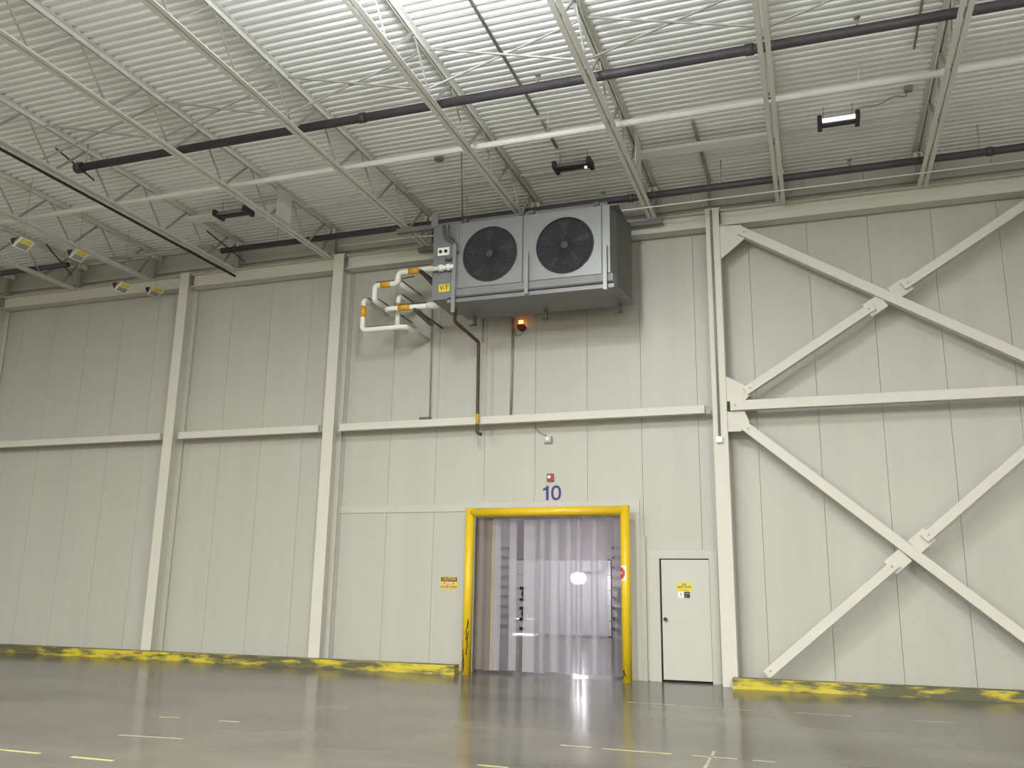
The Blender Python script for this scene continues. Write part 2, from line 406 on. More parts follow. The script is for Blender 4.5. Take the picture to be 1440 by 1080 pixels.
# ---- girts: cream tubes at mid height, clipped to the columns
gl_ = [(-29.5, -19.98, 'cream wall girt left of the leftmost column'), (CX[0]+.26, -14.05, 'cream wall girt in the leftmost bay'), (-13.54, -9.93, 'cream wall girt in the second bay from the left'), (-9.42, -1.83, 'long cream wall girt above the strip curtain doorway')]
for x0, x1, lb in gl_[1:]:
    t = thing('wall_girt', ((x0+x1)/2, 16.1, 4.75), lb, 'girt', 'girts across the wall')
    MB().box(x0, x1, 16.03, 16.18, 4.755, 4.905).build('girt_tube', M['cream'], t)
    MB().box(x1, x1+0.09, 16.10, 16.11, 4.76, 4.90).build('clip_angle', M['web'], t)
    MB().box(x0-0.09, x0, 16.10, 16.11, 4.76, 4.90).build('clip_angle', M['web'], t)
    k = x0+0.4
    while k < x1:
        MB().box(k-.03, k+.03, 16.18, 16.395, 4.80, 4.86).build('girt_standoff', M['web'], t); k += 1.9
# ---- crossed braces on the right
BY = 15.99
def brace(name, a, b, w, label, cat='brace', plates=True, split=None):
    a = Vector((a[0], BY, a[1])); b = Vector((b[0], BY, b[1]))
    t = thing(name, (a+b)/2, label, cat, 'bracing of the right bay')
    d = (b-a).normalized()
    segs = [(a, b)] if split is None else [(a, split[0]), (split[1], b)]
    for p, q in segs:
        MB().bar(p, q, 0.16, w, (0, 0, 1) if abs(d.z) < .9 else (0, 1, 0)).build('brace_tube', M['cream'], t)
        for e, sg in ((p, 1), (q, -1)):
            c = Vector(e)+d*0.09*sg
            MB().disc((c.x, BY-0.083, c.z), 0.018, 1, 0.012, 8).build('bolt', M['web'], t)
    return t
def cross(cx, cz, a, b, c, d, lab1, lab2):
    # a-b runs unbroken, c-d is cut at the crossing and joined by two plates
    brace('diagonal_brace', a, b, 0.165, lab1)
    u = Vector((d[0]-c[0], 0, d[1]-c[1])).normalized()
    C = Vector((cx, BY, cz))
    s0 = C-u*0.30; s1 = C+u*0.30
    t = brace('diagonal_brace', c, d, 0.150, lab2, split=(s0, s1))
    n = Vector((-u.z, 0, u.x))
    for sgn in (1, -1):
        p = C+u*sgn*0.09; q = C+u*sgn*0.42
        MB().bar(p-Vector((0, 0, 0)), q, 0.02, 0.27, n).build('splice_plate', M['cream'], t)
cross(1.41, 6.66, (-1.05, 8.20), (3.87, 5.12), (-1.08, 5.10), (3.90, 8.22),
      'upper brace sloping down to the right, unbroken at the crossing', 'upper brace rising to the right, split by plates at the crossing')
cross(1.41, 2.27, (-1.13, 4.47), (3.62, 0.36), (-0.955, 0.235), (3.95, 4.47),
      'lower brace sloping down to the right, unbroken at the crossing', 'lower brace rising from the yellow curb, split by plates at the crossing')
brace('brace_strut', (-1.36, 4.845), (4.18, 4.845), 0.175, 'level cream strut dividing the upper and lower crossed braces')
def gusset(pts, label):
    o = MB().prism(pts, 1, 15.985, 16.0).build('gusset_plate', M['cream'])
    tag(o, label, 'plate', 'gusset plates on the column')
gusset([(-1.42, 8.36), (-1.03, 8.33), (-0.89, 8.14), (-0.99, 8.03), (-1.42, 7.69)], 'large cream gusset plate at the top of the column, above the braces')
gusset([(-1.42, 5.41), (-1.12, 5.24), (-0.98, 5.08), (-1.10, 4.94), (-1.42, 4.94)], 'cream gusset plate just above the level strut')
gusset([(-1.42, 4.75), (-1.12, 4.75), (-1.04, 4.54), (-1.19, 4.38), (-1.42, 4.38)], 'cream gusset plate just below the level strut')

for pts in ([(-1.42, 8.36), (-1.03, 8.33), (-0.89, 8.14), (-0.99, 8.03), (-1.42, 7.69)], [(-1.42, 5.41), (-1.12, 5.24), (-0.98, 5.08), (-1.10, 4.94), (-1.42, 4.94)], [(-1.42, 4.75), (-1.12, 4.75), (-1.04, 4.54), (-1.19, 4.38), (-1.42, 4.38)]):
    MB().prism([(2.815-x_, z_) for x_, z_ in pts][::-1], 1, 15.985, 16.0).build('gusset_plate', M['cream'], c5)

# ================================================================== JOISTS
JX = [2.13, -0.29, -2.69, -5.11, -7.53, -9.90, -12.45, -14.86, -17.15, -19.55]
JL = ['rightmost roof joist, seen nearly edge on above the crossed braces', 'roof joist ending right of the column at the crossed braces',
      'roof joist ending at the right end of the grey cooling unit', 'roof joist passing over the middle of the grey cooling unit',
      'roof joist ending at the left end of the grey cooling unit', 'roof joist ending on the column left of the white pipes',
      'roof joist ending on the column under the hanging signs', 'second roof joist from the left end of the dark pipe stub',
      'roof joist behind the two leftmost hanging signs', 'roof joist in the far left corner of the ceiling']
ZB = 8.65
def make_joist(x):
    t = thing('roof_joist', (x, 16.0, ZB), JL[0], 'joist', 'open web roof joists')
    for s in (-1, 1):
        a, b = (x+s*0.016, x+s*0.086); lo, hi = min(a, b), max(a, b)
        bb = MB().box(lo, hi, 2.0, 15.97, ZB, ZB+0.009)
        bb.box(min(a, a+s*.009), max(a, a+s*.009), 2.0, 15.97, ZB+0.009, ZB+0.072)
        bb.build('bottom_chord', M['joist'], t)
        bb = MB().box(lo, hi, 2.0, 16.22, DZ-0.012, DZ-0.003)
        bb.box(min(a, a+s*.009), max(a, a+s*.009), 2.0, 16.22, DZ-0.080, DZ-0.012)
        bb.build('top_chord', M['joist'], t)
    y = 2.35
    nodes_b = [2.35+1.41*k for k in range(10)]
    for nb in nodes_b:
        for dy, th in ((-0.705, 0.022), (0.705, 0.036)):
            yt = nb+dy
            if yt < 2.0: continue
            yt = min(yt, 15.85)
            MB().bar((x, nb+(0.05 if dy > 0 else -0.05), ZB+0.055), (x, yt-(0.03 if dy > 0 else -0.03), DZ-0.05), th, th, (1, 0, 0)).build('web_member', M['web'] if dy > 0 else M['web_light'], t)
    MB().bar((x, 15.62, ZB+0.04), (x, 16.05, DZ-0.06), 0.045, 0.045, (1, 0, 0)).build('web_member', M['web'], t)
    MB().box(x-0.09, x+0.09, 16.0, 16.25, DZ-0.20, DZ-0.082).build('joist_seat', M['joist'], t)
    MB().box(x-0.05, x+0.05, 16.09, 16.20, 8.72, DZ-0.20).build('bearing_post', M['web'], t)
    return t
j0 = make_joist(0.0)
for i, x in enumerate(JX):
    j = j0 if i == 0 else copy_tree(j0)
    j.location.x = x; j['label'] = JL[i]
# cream end plates filling the last web panel of two joists
for x, lb in ((-2.69, 'cream plate standing in the joist right of the cooling unit'), (-9.90, 'cream plate standing in the joist above the column by the pipes')):
    o = MB().box(x+0.095, x+0.105, 13.75, 14.26, ZB+0.08, DZ-0.09).build('web_stiffener_plate', M['joist'])
    tag(o, lb, 'plate')
# level bridging row at y = 13.9 and cross bridging at y = 10.9
xs = sorted(JX)
pairs = list(zip(xs[:-1], xs[1:]))
wide = {(-2.69, -0.29): 'wide cream channel between two joists right of the cooling unit', (-12.45, -9.90): 'wide cream channel behind the unlit lamp at upper left'}
for a, b in pairs:
    lb = wide.get((a, b))
    if lb:
        t = thing('bridging_channel', ((a+b)/2, 14.42, 9.20), lb, 'channel')
        bb = MB().box(a+0.05, b-0.05, 14.28, 14.54, 9.20, 9.206); bb.box(a+0.05, b-0.05, 14.28, 14.286, 9.206, 9.26); bb.box(a+0.05, b-0.05, 14.534, 14.54, 9.206, 9.26)
        bb.build('channel_body', M['whitepipe'], t)
for k, (a, b) in enumerate(pairs):
    if a < -13: continue
    lb = 'thin cream bridging angles crossed between joists, gap %s'
    where = {-12.45: 'in the joist gap above the dark pipe end at left', -9.90: 'in the second joist gap from the dark pipe end', -7.53: 'in the third joist gap from the dark pipe end', -5.11: 'in the joist gap above the unlit lamp with the red light', -2.69: 'in the joist gap left of the lit lamp', -0.29: 'in the joist gap above the lit lamp'}[a]
    t = thing('cross_bridging', ((a+b)/2, 10.5, ZB), 'crossed thin bridging angles ' + where, 'bridging', 'cross bridging between the joists')
    MB().bar((a+.10, 10.45, DZ-0.10), (b-.10, 10.45, ZB+0.06), 0.024, 0.024).build('bridging_angle', M['web_light'], t)
    MB().bar((a+.10, 10.50, ZB+0.06), (b-.10, 10.50, DZ-0.10), 0.024, 0.024).build('bridging_angle', M['web_light'], t)
    MB().bar((a+.095, 14.75, DZ-0.085), (b-.095, 14.75, DZ-0.085), 0.03, 0.03).build('bridging_angle', M['joist'], t)

# ================================================================== OVERHEAD PIPES
def pipe(name, pts, r, mat, label, cat='pipe', n=12):
    t = thing(name, pts[0], label, cat)
    MB().tube(pts, r, n).build('pipe_run', mat, t)
    return t
def hanger(t, p, zt, mat=None):
    MB().tube([(p[0], p[1], p[2]), (p[0], p[1], zt)], 0.008, 6).build('hanger_rod', mat or M['web'], t)
def head(t, x, y, z):
    b = MB().tube([(x, y, z), (x, y, z+0.12)], 0.018, 8); b.tube([(x, y, z+0.12), (x, y, z+0.135)], 0.045, 10)
    b.build('sprinkler_head', M['conduit'], t)
t = pipe('sprinkler_main', [(-12.42, 11.36, 8.98), (12, 11.36, 8.98)], 0.072, M['pipe'], 'thick dark sprinkler pipe crossing the upper part of the ceiling')
MB().tube([(-12.50, 11.36, 8.98), (-12.36, 11.36, 8.98)], 0.10, 12).build('end_cap', M['pipe'], t)
for x in (-12.30, -8.0, -3.0, 2.0): hanger(t, (x, 11.36, 9.05), DZ)
for x in (-3.61, 0.92): head(t, x, 11.36, 9.05)
for x in (-6.6, -0.5, 3.1): MB().tube([(x-.06, 11.36, 8.98), (x+.06, 11.36, 8.98)], 0.085, 12).build('pipe_coupling', M['pipe'], t)
MB().bar((-12.95, 11.25, DZ-.03), (-12.15, 11.45, 8.74), 0.035, 0.035).build('sway_brace', M['pipe'], t)
t = pipe('sprinkler_main', [(-12.35, 15.42, 8.90), (12, 15.42, 8.90)], 0.066, M['pipe'], 'dark sprinkler pipe close to the wall, passing over the cooling unit')
MB().bar((-12.75, 15.35, DZ-.03), (-11.75, 15.48, 8.60), 0.035, 0.035).build('sway_brace', M['pipe'], t)
for x in (-10.9, -6.4, -1.3, 3.0): hanger(t, (x, 15.42, 8.96), DZ)
for x in (-3.55, 0.93): head(t, x, 15.42, 8.96)
for x in (3.14, -3.0): MB().tube([(x-.05, 15.42, 8.90), (x+.05, 15.42, 8.90)], 0.080, 12).build('pipe_coupling', M['pipe'], t)
t = pipe('sprinkler_main', [(-29, 15.0, 8.86), (-16.35, 15.0, 8.86)], 0.066, M['pipe'], 'dark pipe stub in the upper left corner behind the hanging signs')
MB().bar((-17.0, 14.9, DZ-.03), (-16.3, 15.1, 8.62), 0.035, 0.035).build('sway_brace', M['pipe'], t)
t = pipe('sprinkler_branch', [(-16.3, 15.05, 8.90), (-12.42, 15.2, 8.93)], 0.045, M['greypipe'], 'pale grey pipe joining the two dark pipes at upper left')
t = pipe('white_main', [(-29, 12.90, 9.0), (12, 12.80, 9.0)], 0.056, M['whitepipe'], 'long white pipe crossing the ceiling between the two dark pipes')
for x in (-14, -8.9, -3.9, 1.0): hanger(t, (x, 12.86, 9.05), DZ, M['whitepipe'])
pipe('black_cable', [(-12.42, 2.0, 8.53), (-12.42, 16.05, 8.53)], 0.028, M['black'], 'straight black line slung below the joists at upper left', 'cable', 8)
pts = bend([(-9.2, 15.30, 8.60), (-7.5, 15.28, 8.60), (-7.1, 15.2, 8.53), (-6.2, 15.2, 8.53), (-5.9, 15.28, 8.60), (12, 15.28, 8.60)], 0.2)
pipe('silver_conduit', pts, 0.013, M['silver'], 'thin bright conduit running along the lower dark pipe', 'conduit', 8)
pipe('deck_conduit', [(-4.06, 3.0, DZ-0.03), (-4.06, 12.8, DZ-0.03)], 0.026, M['greypipe'], 'grey conduit under the deck leading down towards the unlit lamp over the cooling unit', 'conduit', 8)
pipe('deck_conduit', [(-4.06, 13.05, DZ-0.03), (-4.06, 13.95, DZ-0.05)], 0.03, M['conduit'], 'short grey conduit beside the unlit lamp over the cooling unit', 'conduit', 8)
pipe('deck_conduit', [(1.77, 3.0, DZ-0.03), (1.77, 12.7, DZ-0.03)], 0.02, M['greypipe'], 'grey conduit under the deck left of the rightmost joist', 'conduit', 8)
pipe('deck_conduit', [(-1.60, 13.8, DZ-0.03), (-1.60, 16.15, DZ-0.03), (-1.60, 16.15, 8.78)], 0.03, M['conduit'], 'grey conduit under the deck leading to the column beside the grey door', 'conduit', 8)

# ---- lamps under the deck
def lamp(x0, x1, y, z, lit, led, label):
    t = thing('ceiling_lamp', ((x0+x1)/2, y, z), label, 'lamp', 'lamps between the joists')
    MB().box(x0+.03, x1-.03, y-0.06, y+0.07, z, z+0.08).build('ballast_cover', M['fan'], t)
    for x in (x0, x1-.07):
        MB().box(x, x+.07, y-0.20, y+0.14, z-0.02, z+0.10).build('end_bracket', M['fan'], t)
    MB().tube([(x0+.07, y-.13, z+.03), (x1-.07, y-.13, z+.03)], 0.036, 12).build('lens', M['lens'] if lit else M['offlens'], t)
    if led: label_part(MB().disc((x1-.13, y, z-0.012), 0.026, 2, 0.024, 12).build('indicator', M['led'], t), 'small red light')
    xm = (x0+x1)/2
    MB().tube([(x0+.1, y, z+.07), (x0+.1, y, DZ)], 0.006, 6).build('hanger_rod', M['conduit'], t)
    MB().tube([(x1-.1, y, z+.07), (x1-.1, y, DZ)], 0.006, 6).build('hanger_rod', M['conduit'], t)
    return t
lamp(0.40, 1.05, 14.05, 9.08, True, False, 'lit white tube lamp under the deck above the crossed braces')
lamp(-4.20, -3.48, 14.30, 9.10, False, True, 'unlit lamp with a small red indicator above the cooling unit')
lamp(-11.55, -10.75, 14.20, 9.08, False, False, 'unlit dark lamp under the deck above the second wall bay')
pipe('power_cable', bend([(1.0, 13.95, 9.18), (1.03, 14.15, 9.36), (1.14, 14.12, 9.37), (1.34, 14.16, 9.37), (1.46, 14.05, 9.37), (1.60, 13.92, 9.37), (1.76, 14.02, 9.37), (1.78, 13.88, 9.38)], 0.10), 0.009, M['conduit'], 'wavy cord running from the lit lamp to a box by the white pipe', 'cord', 6)
o = MB().box(1.72, 1.84, 13.76, 13.87, 9.35, 9.42).build('junction_box', M['conduit']); tag(o, 'small dark junction box under the deck where the lamp cord ends', 'box')
pipe('unit_power_cable', [(-5.55, 13.0, DZ-.02), (-6.16, 14.65, 8.47)], 0.014, M['conduit'], 'dark cable dropping from the deck to the top left of the cooling unit', 'cable', 6)
o = MB().disc((-6.3, 13.75, DZ-0.03), 0.09, 2, 0.05, 14).build('deck_detector', M['conduit']); tag(o, 'small round dark detector under the deck left of the unit cable', 'detector')

# ---- hanging signs
def hang_sign(x, y, z, rz, wire, label):
    t = thing('hanging_sign', (x, y, z), label, 'sign', 'small hanging wedge signs at upper left')
    L, w, h = 0.34, 0.15, 0.17
    # wedge-shaped sign, axis along y, point down; black sheet for the shade inside the open end towards the camera
    p = [(x-w, z), (x+w*0.15, z), (x-w*0.45, z-h)]
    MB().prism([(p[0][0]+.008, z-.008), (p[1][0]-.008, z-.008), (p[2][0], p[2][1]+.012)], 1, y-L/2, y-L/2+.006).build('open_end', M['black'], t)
    def sheet(a, b, mat, nm, o=0.0, y0=-L/2, y1=L/2, f0=0.0, f1=1.0, th=0.006):
        a = Vector((a[0], 0, a[1])); b = Vector((b[0], 0, b[1])); d = b-a; n = Vector((-d.z, 0, d.x)).normalized()
        A = a+d*f0+n*o; B = a+d*f1+n*o
        q = []
        for yy in (y+y0, y+y1):
            for P_, s_ in ((A, 0), (B, 0), (B, 1), (A, 1)):
                v = P_+n*th*s_; q.append((v.x, yy, v.z))
        return MB().hexa(q).build(nm, mat, t)
    face = sheet(p[2], (p[1][0]+.10, z), M['whitesign'], 'sign_face', o=-.004)
    sheet(p[2], (p[1][0]+.10, z), M['signyellow'], 'yellow_label', o=-.008, y0=-L*.34, y1=L*.40, f0=.58, f1=.92, th=.004)
    sheet(p[2], (p[1][0]+.10, z), M['signgrey'], 'grey_label', o=-.008, y0=-L*.34, y1=L*.40, f0=.08, f1=.52, th=.004)
    sheet(p[0], p[2], M['whitesign'], 'sign_back', o=-.006)
    MB().tube([(x, y, z-.002), (x, y, wire)], 0.004, 6).build('hanging_wire', M['greypipe'], t)
    return t
hang_sign(-14.40, 12.08, 8.08, 0, DZ, 'nearest hanging wedge sign, leftmost of the four')
hang_sign(-14.50, 13.52, 8.40, 0, DZ, 'second hanging wedge sign from the left, beside the dark pipe stub')
hang_sign(-14.40, 14.74, 8.08, 0, DZ, 'third hanging wedge sign from the left, in front of the eave beam')
hang_sign(-14.50, 15.85, 8.36, 0, DZ, 'rightmost hanging wedge sign, next to the column')

# ================================================================== COOLING UNIT
U = thing('cooling_unit', (-4.9, 15.1, 6.86), 'big grey two-fan cooling unit hung under the roof by the wall', 'cooling unit')
FY = 14.60
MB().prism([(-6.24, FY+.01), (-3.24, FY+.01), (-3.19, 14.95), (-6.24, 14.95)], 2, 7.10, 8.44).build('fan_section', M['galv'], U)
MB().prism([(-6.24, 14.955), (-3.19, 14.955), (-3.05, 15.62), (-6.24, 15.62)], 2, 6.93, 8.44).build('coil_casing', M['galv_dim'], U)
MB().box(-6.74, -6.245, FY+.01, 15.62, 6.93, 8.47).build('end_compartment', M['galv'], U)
MB().box(-6.80, -6.66, FY-.005, FY+.01, 8.44, 8.72).build('end_flange', M['galv_light'], U)
# drain pan: sloped front lip, flat bottom
MB().prism([(FY-.02, 7.10), (15.62, 7.10), (15.62, 6.93), (14.62, 6.90), (FY-.04, 6.96)], 0, -6.22, -3.19).build('pan_lip', M['galv_light'], U)
MB().prism([(-6.40, 14.57), (-3.17, 14.57), (-3.03, 15.66), (-6.40, 15.66)], 2, 6.83, 6.905).build('drain_pan', M['galv'], U)
MB().box(-6.40, -3.18, 14.565, 14.60, 6.905, 6.925).build('pan_seam', M['dark'], U)
# fan panels and fans
def ring_panel(x0, x1, z0, z1, cx, cz, r):
    b = MB(); n = 40; y = FY-.012
    def edge(an):
        dx, dz = math.cos(an), math.sin(an)
        t = min(((x1-cx)/dx if dx > 0 else (x0-cx)/dx) if abs(dx) > 1e-6 else 9, ((z1-cz)/dz if dz > 0 else (z0-cz)/dz) if abs(dz) > 1e-6 else 9)
        return (cx+dx*t, cz+dz*t)
    angs = sorted([2*PI*i/n for i in range(n)]+[math.atan2(zz-cz, xx-cx) % (2*PI) for xx in (x0, x1) for zz in (z0, z1)])
    k = len(angs)
    for i in range(k):
        a, c = angs[i], angs[(i+1) % k]
        ra = (cx+r*math.cos(a), cz+r*math.sin(a)); rc = (cx+r*math.cos(c), cz+r*math.sin(c)); ea, ec = edge(a), edge(c)
        b.poly([(ra[0], y, ra[1]), (rc[0], y, rc[1]), (ec[0], y, ec[1]), (ea[0], y, ea[1])])
        b.poly([(ra[0], y, ra[1]), (ra[0], y+.022, ra[1]), (rc[0], y+.022, rc[1]), (rc[0], y, rc[1])])
        b.poly([(ea[0], y, ea[1]), (ec[0], y, ec[1]), (ec[0], y+.022, ec[1]), (ea[0], y+.022, ea[1])])
    return b
for x0, x1, cx in ((-6.20, -4.915, -5.555), (-4.885, -3.40, -4.085)):
    cz, r = 7.735, 0.54
    ring_panel(x0, x1, 7.115, 8.43, cx, cz, r).build('fan_panel', M['galv_light'], U)
    MB().disc((cx, FY+.004, cz), r, 1, 0.012, 40).build('fan_recess', M['fanback'], U)
    fb = MB()
    for k in range(5):
        a = 2*PI*k/5+.3
        q = []
        for rr, dw, dy in ((0.12, .30, .0), (0.48, .42, .0)):
            for s in (-1, 1):
                an = a+s*dw*.5*(1 if rr > .3 else 1.6)
                q.append((cx+rr*math.cos(an), FY-.006-s*.006, cz+rr*math.sin(an)))
        fb.poly([q[0], q[1], q[3], q[2]])
    fb.disc((cx, FY-.01, cz), 0.13, 1, 0.02, 18)
    fan = fb.build('fan', M['fan'], U)
    g = MB()
    for k in range(1, 11):
        rr = r*k/10
        pts = [(cx+rr*math.cos(2*PI*i/28), FY-.035, cz+rr*math.sin(2*PI*i/28)) for i in range(28)]
        g.tube(pts, 0.0045 if k < 10 else 0.010, 4, closed=True)
    for k in range(40):
        a = 2*PI*k/40
        g.tube([(cx+.06*math.cos(a), FY-.036, cz+.06*math.sin(a)), (cx+r*math.cos(a), FY-.036, cz+r*math.sin(a))], 0.004, 4)
    g.disc((cx, FY-.04, cz), 0.07, 1, 0.01, 16)
    g.build('fan_guard', M['fan'], U)
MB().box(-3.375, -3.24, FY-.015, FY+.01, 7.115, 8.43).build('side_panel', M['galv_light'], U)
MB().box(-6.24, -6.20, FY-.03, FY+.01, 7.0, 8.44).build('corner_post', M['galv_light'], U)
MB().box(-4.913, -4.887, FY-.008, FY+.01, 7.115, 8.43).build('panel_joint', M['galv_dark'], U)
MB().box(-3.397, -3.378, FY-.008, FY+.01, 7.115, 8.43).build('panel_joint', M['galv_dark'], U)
for x, z0, z1 in ((-4.80, 6.84, 7.66), (-3.32, 6.78, 7.63), (-6.25, 6.62, 8.0)):
    MB().bar((x, FY-.075, z0), (x, FY-.075, z1), 0.07, 0.05, (0, 1, 0)).build('front_bracket', M['galv_light'], U)
    MB().bar((x, FY-.055, z1-.05), (x, FY-.01, z1-.05), 0.05, 0.05).build('bracket_clip', M['galv_dark'], U)
for x in (-6.21, -4.73, -3.27):
    b = MB().box(x-.03, x+.03, 15.52, 15.58, 6.66, 6.84); b.box(x-.11, x+.03, 15.52, 15.58, 6.655, 6.675)
    b.build('pan_foot', M['galv_dark'], U)
MB().box(-6.30, -3.10, FY+.05, 15.55, 8.44, 8.465).build('top_cover', M['galv'], U)
lb = MB().box(-6.595, -6.365, FY-.006, FY+.008, 7.075, 7.225).build('unit_label', M['signyellow'], U)
label_part(lb, 'small yellow label'); 
text('lettering', 'V-T', 0.13, (-6.48, FY-.008, 7.15), M['brown'], lb, squeeze=.9, bold=.004)
eb = MB().box(-6.62, -6.38, FY-.05, FY+.01, 7.80, 7.96).build('electrical_box', M['whiteplastic'], U)
for x in (-6.56, -6.45): MB().disc((x, FY-.056, 7.88), 0.035, 1, 0.012, 12).build('knockout', M['black'], eb)
MB().tube(bend([(-6.52, FY-.03, 8.42), (-6.50, FY-.05, 8.18), (-6.30, FY-.07, 8.05), (-6.22, FY-.06, 7.85), (-6.32, FY-.06, 7.70), (-6.46, FY-.04, 7.72)], .14), 0.028, 10).build('flexible_conduit', M['galv_dark'], U)
MB().tube(bend([(-6.42, FY-.03, 8.42), (-6.40, FY-.05, 8.20), (-6.22, FY-.09, 8.02), (-6.18, FY-.08, 7.8)], .12), 0.018, 8).build('flexible_conduit', M['galv_dark'], U)
for x in (-6.1, -4.95, -4.75, -3.5):
    MB().box(x-.05, x+.05, FY+.02, FY+.12, 8.465, 8.53).build('hanger_clip', M['galv_dark'], U)
MB().tube([(-6.74, FY-.07, 7.53), (-6.26, FY-.07, 7.54)], 0.045, 12).build('pipe_stub', M['pvc'], U)
for x in (-6.53, -6.37): MB().tube([(x-.045, FY-.07, 7.535), (x+.045, FY-.07, 7.535)], 0.068, 12).build('pipe_collar', M['whitepipe'], U)
# support channels under the joists
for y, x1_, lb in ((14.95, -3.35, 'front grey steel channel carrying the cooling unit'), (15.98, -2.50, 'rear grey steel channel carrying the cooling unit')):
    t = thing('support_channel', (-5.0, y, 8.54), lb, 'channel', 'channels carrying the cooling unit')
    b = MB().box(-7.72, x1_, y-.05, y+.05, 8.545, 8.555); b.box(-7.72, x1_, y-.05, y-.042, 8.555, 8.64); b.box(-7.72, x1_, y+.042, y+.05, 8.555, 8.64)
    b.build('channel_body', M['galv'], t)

# ---- white insulated pipes left of the unit
PY = 15.25
def wpipe(name, runs, bands, label, top_lines):
    t = thing(name, runs[0][0][0], label, 'pipe', 'white refrigerant pipes beside the cooling unit')
    for pts, r in runs: MB().tube(bend(pts, 0.10), r, 12).build('pipe_run', M['pvc'], t)
    for a, b, r in bands: label_part(MB().tube([a, b], r+.004, 12).build('label_band', M['orange'], t), 'orange printed pipe label')
    for pts in top_lines: MB().tube(pts, 0.012, 6).build('dark_top_line', M['black'], t)  # thin dark tubes standing for dust and shade along the pipe tops
    return t
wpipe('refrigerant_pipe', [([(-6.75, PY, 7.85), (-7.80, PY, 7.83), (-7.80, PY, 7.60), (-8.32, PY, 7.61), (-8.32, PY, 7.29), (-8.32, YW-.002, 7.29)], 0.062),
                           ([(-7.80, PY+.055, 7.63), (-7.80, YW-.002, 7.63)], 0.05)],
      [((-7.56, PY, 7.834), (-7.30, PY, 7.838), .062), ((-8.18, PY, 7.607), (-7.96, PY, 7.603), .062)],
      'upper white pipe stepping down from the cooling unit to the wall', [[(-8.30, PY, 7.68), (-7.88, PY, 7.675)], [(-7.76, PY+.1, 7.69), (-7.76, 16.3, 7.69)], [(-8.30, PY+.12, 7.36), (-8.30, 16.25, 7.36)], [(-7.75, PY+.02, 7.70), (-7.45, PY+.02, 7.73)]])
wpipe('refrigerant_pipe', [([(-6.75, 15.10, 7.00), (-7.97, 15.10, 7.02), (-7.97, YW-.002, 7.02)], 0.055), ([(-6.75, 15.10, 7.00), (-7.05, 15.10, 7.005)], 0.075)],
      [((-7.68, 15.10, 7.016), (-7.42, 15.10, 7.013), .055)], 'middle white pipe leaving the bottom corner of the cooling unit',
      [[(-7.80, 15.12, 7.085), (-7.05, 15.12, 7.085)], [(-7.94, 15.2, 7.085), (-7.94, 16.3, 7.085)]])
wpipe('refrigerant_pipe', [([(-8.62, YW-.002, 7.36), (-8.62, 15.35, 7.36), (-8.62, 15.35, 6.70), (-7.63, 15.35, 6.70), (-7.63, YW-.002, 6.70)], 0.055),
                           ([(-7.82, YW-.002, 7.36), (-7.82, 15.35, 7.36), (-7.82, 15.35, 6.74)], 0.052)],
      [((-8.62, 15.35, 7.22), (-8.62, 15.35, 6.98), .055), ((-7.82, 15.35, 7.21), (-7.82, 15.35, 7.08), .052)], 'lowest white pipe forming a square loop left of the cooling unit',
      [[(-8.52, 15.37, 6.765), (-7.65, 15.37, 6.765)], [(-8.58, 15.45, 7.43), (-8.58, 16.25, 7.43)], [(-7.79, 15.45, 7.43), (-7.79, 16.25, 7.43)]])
def tri(x, y, z, label):
    t = thing('pipe_bracket', (x, y, z), label, 'bracket', 'triangular brackets under the white pipes')
    MB().bar((x, y, z), (x, YW-.003, z), 0.05, 0.02).build('bracket_arm', M['galv_dark'], t)
    MB().bar((x, y+.02, z-.012), (x, 15.85, z-.10), 0.10, 0.02).build('bracket_strut', M['galv_dark'], t)
tri(-7.22, 15.05, 7.765, 'dark triangular bracket under the upper white pipe')
tri(-7.28, 14.98, 6.935, 'dark triangular bracket under the middle white pipe')
# drain line
t = thing('drain_pipe', (-6.41, 15.0, 6.73), 'thin dark brown drain pipe dropping from the cooling unit past the girt', 'pipe')
MB().tube(bend([(-6.41, 15.0, 6.83), (-6.41, 15.0, 6.60), (-6.29, 15.98, 6.44), (-6.27, 15.98, 4.57), (-6.18, 15.96, 4.53)], .05, 3), 0.034, 10).build('pipe_run', M['drain'], t)
MB().tube([(-6.27, 15.98, 4.95), (-6.27, 15.98, 4.74)], 0.038, 10).build('tape_wrap', M['tape'], t)

# ================================================================== WALL FITTINGS
def wallpipe(name, pts, r, mat, label, cat='conduit'):
    t = thing(name, pts[0], label, cat); MB().tube(pts, r, 8).build('conduit_run', mat, t); return t
t = wallpipe('wall_conduit', [(-7.55, 16.37, 8.40), (-7.49, 16.37, 5.02)], 0.017, M['conduit'], 'thin grey conduit down the wall behind the white pipes')
MB().box(-7.72, -7.47, 16.33, 16.395, 4.98, 5.02).build('conduit_box', M['galv_dark'], t)
wallpipe('wall_conduit', [(-5.69, 16.37, 7.0), (-5.71, 16.37, 4.93)], 0.026, M['conduit'], 'grey conduit down the wall left of the red alarm lamp')
wallpipe('wall_conduit', [(-6.36, 16.38, 7.2), (-6.36, 16.38, 6.55)], 0.014, M['conduit'], 'short thin conduit below the left foot of the cooling unit')
wallpipe('lamp_wire', bend([(-5.68, 16.38, 6.85), (-5.62, 16.37, 6.62), (-5.52, 16.37, 6.64), (-5.46, 16.37, 6.74)], .08), 0.010, M['conduit'], 'small looped wire under the red alarm lamp', 'wire')
t = thing('alarm_lamp', (-5.49, 16.34, 6.85), 'small glowing red alarm lamp below the cooling unit', 'lamp')
MB().disc((-5.49, 16.355, 6.79), 0.075, 1, 0.09, 16).build('lamp_base', M['black'], t)
b = MB().tube([(-5.49, 16.29, 6.84), (-5.49, 16.29, 6.89), (-5.49, 16.29, 6.915)], 0.05, 12); b.build('lamp_dome', M['alarm'], t)
